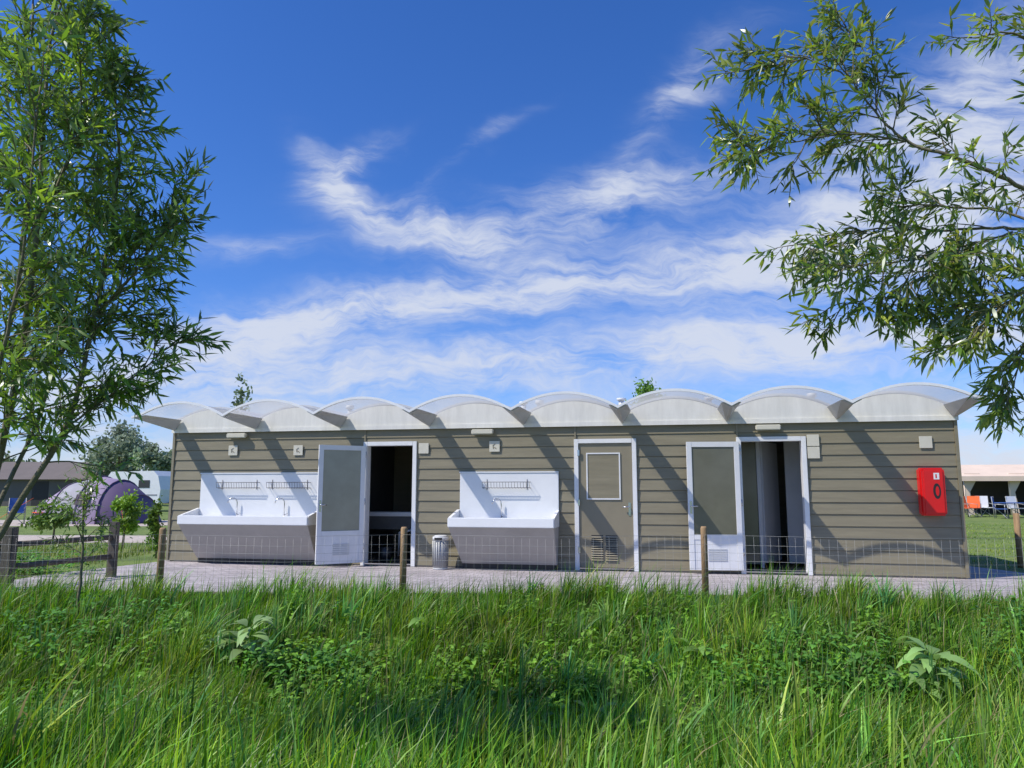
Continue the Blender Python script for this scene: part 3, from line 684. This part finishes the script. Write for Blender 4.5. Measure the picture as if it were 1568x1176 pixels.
def chair(x,y,rot,mt):
    e=empty('camping_chair',(x,y,0),rot)
    R=[([(-.28,-.25,0),(.28,.25,.5)],.015),([(.28,-.25,0),(-.28,.25,.5)],.015),([(-.28,.25,0),(-.28,.32,1.0)],.015),([(.28,.25,0),(.28,.32,1.0)],.015),([(-.28,-.25,0),(-.28,-.25,.62),(-.28,.28,.66)],.015),([(.28,-.25,0),(.28,-.25,.62),(.28,.28,.66)],.015)]
    tubes('frame',R,M_wire,e,6)
    box('seat',-.27,.27,-.25,.24,.42,.45,mt,e,.01)
    faces('backrest',[(-.27,.24,.45),(.27,.24,.45),(.27,.33,1.0),(-.27,.33,1.0),(-.27,.27,.45),(.27,.27,.45),(.27,.36,1.0),(-.27,.36,1.0)],[(0,1,2,3),(7,6,5,4),(3,2,6,7),(0,4,5,1),(0,3,7,4),(1,5,6,2)],mt,e)
for (x,y,r_,m_) in ((21.9,36.5,.4,M_orange),(22.6,37.2,-.5,M_orange),(23.9,36,.2,M_white),(23.3,37.5,-.2,M_white),(24.4,35.2,-.6,M_orange),(22.5,35,.9,M_blue),(-19.4,29.8,.5,M_blue),(-18.6,30.1,-.7,M_orange),(-20.4,29.5,1.2,M_greytent)):
    chair(x,y,r_,m_)
Tt=empty('camping_table',(23.3,35.6,0),.1); box('top',-.55,.55,-.35,.35,.68,.72,M_blue,Tt,.01)
tubes('legs',[([(a,b,0),(a,b,.68)],.02) for a in (-.5,.5) for b in (-.3,.3)],M_wire,Tt,6)

# ---------------------------------------------------------------- sun + sky
Ld=Vector((1.90,.78,-2.45)).normalized()
sun=bpy.data.lights.new('sun','SUN'); sun.energy=5.0; sun.angle=math.radians(.5); sun.color=(1,.96,.90)
so=bpy.data.objects.new('sun',sun); so.rotation_euler=Ld.to_track_quat('-Z','Y').to_euler(); COL.objects.link(so)
w=bpy.data.worlds.new('World'); S.world=w; w.use_nodes=True; nt=w.node_tree; N=nt.nodes; L=nt.links; N.clear()
w.cycles.sampling_method='MANUAL'; w.cycles.sample_map_resolution=256
out=N.new('ShaderNodeOutputWorld'); bg=N.new('ShaderNodeBackground'); L.new(bg.outputs[0],out.inputs[0])
sky=N.new('ShaderNodeTexSky'); sky.sky_type='NISHITA'; sky.sun_disc=False
sky.sun_elevation=math.asin(-Ld.z); sky.sun_rotation=math.atan2(-Ld.x,-Ld.y)%(2*math.pi)
sky.air_density=1.0; sky.dust_density=.3; sky.ozone_density=3.5
def math_(op,a,b=None,c=None,clamp=False):
    n=N.new('ShaderNodeMath'); n.operation=op; n.use_clamp=clamp
    for i,v in enumerate((a,b,c)):
        if v is None: continue
        if isinstance(v,(int,float)): n.inputs[i].default_value=v
        else: L.new(v,n.inputs[i])
    return n.outputs[0]
tc=N.new('ShaderNodeTexCoord'); sx=N.new('ShaderNodeSeparateXYZ'); L.new(tc.outputs['Generated'],sx.inputs[0])
ym=math_('MAXIMUM',sx.outputs[1],.08); A=math_('DIVIDE',sx.outputs[0],ym); E=math_('DIVIDE',sx.outputs[2],ym)
cv=N.new('ShaderNodeCombineXYZ'); L.new(A,cv.inputs[0]); L.new(E,cv.inputs[1])
def noise(vec,scale,detail,rough,dist,rot=0,st=(1,1,1),loc=(0,0,0)):
    mp=N.new('ShaderNodeMapping'); mp.inputs['Rotation'].default_value=(0,0,rot); mp.inputs['Scale'].default_value=st; mp.inputs['Location'].default_value=loc
    L.new(vec,mp.inputs[0]); n=N.new('ShaderNodeTexNoise'); n.inputs['Scale'].default_value=scale; n.inputs['Detail'].default_value=detail; n.inputs['Roughness'].default_value=rough; n.inputs['Distortion'].default_value=dist
    L.new(mp.outputs[0],n.inputs['Vector']); return n
wn=noise(cv.outputs[0],5,4,.6,.3)
vs=N.new('ShaderNodeVectorMath'); vs.operation='SUBTRACT'; L.new(wn.outputs['Color'],vs.inputs[0]); vs.inputs[1].default_value=(.5,.5,.5)
vm=N.new('ShaderNodeVectorMath'); vm.operation='SCALE'; vm.inputs['Scale'].default_value=.12; L.new(vs.outputs[0],vm.inputs[0])
va=N.new('ShaderNodeVectorMath'); va.operation='ADD'; L.new(cv.outputs[0],va.inputs[0]); L.new(vm.outputs[0],va.inputs[1])
va2=N.new('ShaderNodeVectorMath'); va2.operation='MULTIPLY'; va2.inputs[1].default_value=(1,1,0); L.new(va.outputs[0],va2.inputs[0]); WV=va2.outputs[0]
blobs=[(-.02,.262,.15,.50,.042,1.2),(.1,.170,.06,1.2,.036,1.0),(0,.05,0,3,.07,1.0),(-.25,.42,-.9,.075,.032,1.05),(-.21,.465,.5,.06,.02,.9),
(-.13,.36,-.25,.13,.036,1.0),(.14,.415,.2,.18,.035,.9),(-.05,.47,.6,.10,.013,.55),(-.36,.323,.05,.09,.022,.7),(.52,.34,.3,.30,.11,1.0),
(.66,.55,.6,.20,.09,.85),(.28,.60,.7,.10,.04,.6),(.05,.36,.2,.17,.03,.7),(.2,.52,.9,.10,.03,.4),(-.35,.20,.2,.2,.032,.8),(.95,.3,.1,.4,.3,.6),(-1.1,.3,.1,.35,.15,.6)]
tot=None
for (cx,cy,ro,a,b,am) in blobs:
    mp=N.new('ShaderNodeMapping'); mp.vector_type='TEXTURE'; mp.inputs['Location'].default_value=(cx,cy,0); mp.inputs['Rotation'].default_value=(0,0,ro); mp.inputs['Scale'].default_value=(a,b,1)
    L.new(WV,mp.inputs[0]); d=N.new('ShaderNodeVectorMath'); d.operation='DOT_PRODUCT'; L.new(mp.outputs[0],d.inputs[0]); L.new(mp.outputs[0],d.inputs[1])
    g=math_('POWER',.3679,d.outputs['Value']); g=math_('MULTIPLY',g,am); tot=g if tot is None else math_('ADD',tot,g)
n1=noise(WV,1,9,.66,.4,-.24,(2.4,17,1)); n2=noise(WV,11,8,.66,.15,-.3,(.8,2.2,1))
nn=math_('ADD',math_('MULTIPLY',n1.outputs[0],.6),math_('MULTIPLY',n2.outputs[0],.4))
nr=N.new('ShaderNodeMapRange'); nr.inputs[1].default_value=.36; nr.inputs[2].default_value=.64; nr.inputs[3].default_value=.10; nr.inputs[4].default_value=1.4; L.new(nn,nr.inputs[0])
den=math_('MULTIPLY',tot,nr.outputs[0])
dr=N.new('ShaderNodeMapRange'); dr.interpolation_type='SMOOTHSTEP'; dr.inputs[1].default_value=.0; dr.inputs[2].default_value=1.3; dr.inputs[3].default_value=0; dr.inputs[4].default_value=.92; L.new(den,dr.inputs[0])
tint=N.new('ShaderNodeMixRGB'); tint.blend_type='MULTIPLY'; tint.inputs[0].default_value=1; tint.inputs[2].default_value=(.10,.115,.165,1); L.new(sky.outputs[0],tint.inputs[1])
hs=N.new('ShaderNodeHueSaturation'); hs.inputs['Saturation'].default_value=1.12; L.new(tint.outputs[0],hs.inputs['Color'])
mx=N.new('ShaderNodeMixRGB'); L.new(dr.outputs[0],mx.inputs[0]); L.new(hs.outputs[0],mx.inputs[1]); mx.inputs[2].default_value=(.68,.73,.85,1)
L.new(mx.outputs[0],bg.inputs[0]); bg.inputs[1].default_value=1

# ---------------------------------------------------------------- camera
cam=bpy.data.cameras.new('camera'); co=bpy.data.objects.new('camera',cam); COL.objects.link(co)
cam.sensor_width=36; cam.lens=36*1150/1568; cam.clip_end=3000; cam.clip_start=.05
co.location=(0,0,1.4); co.rotation_euler=(math.radians(90+7.87),0,0)
S.camera=co
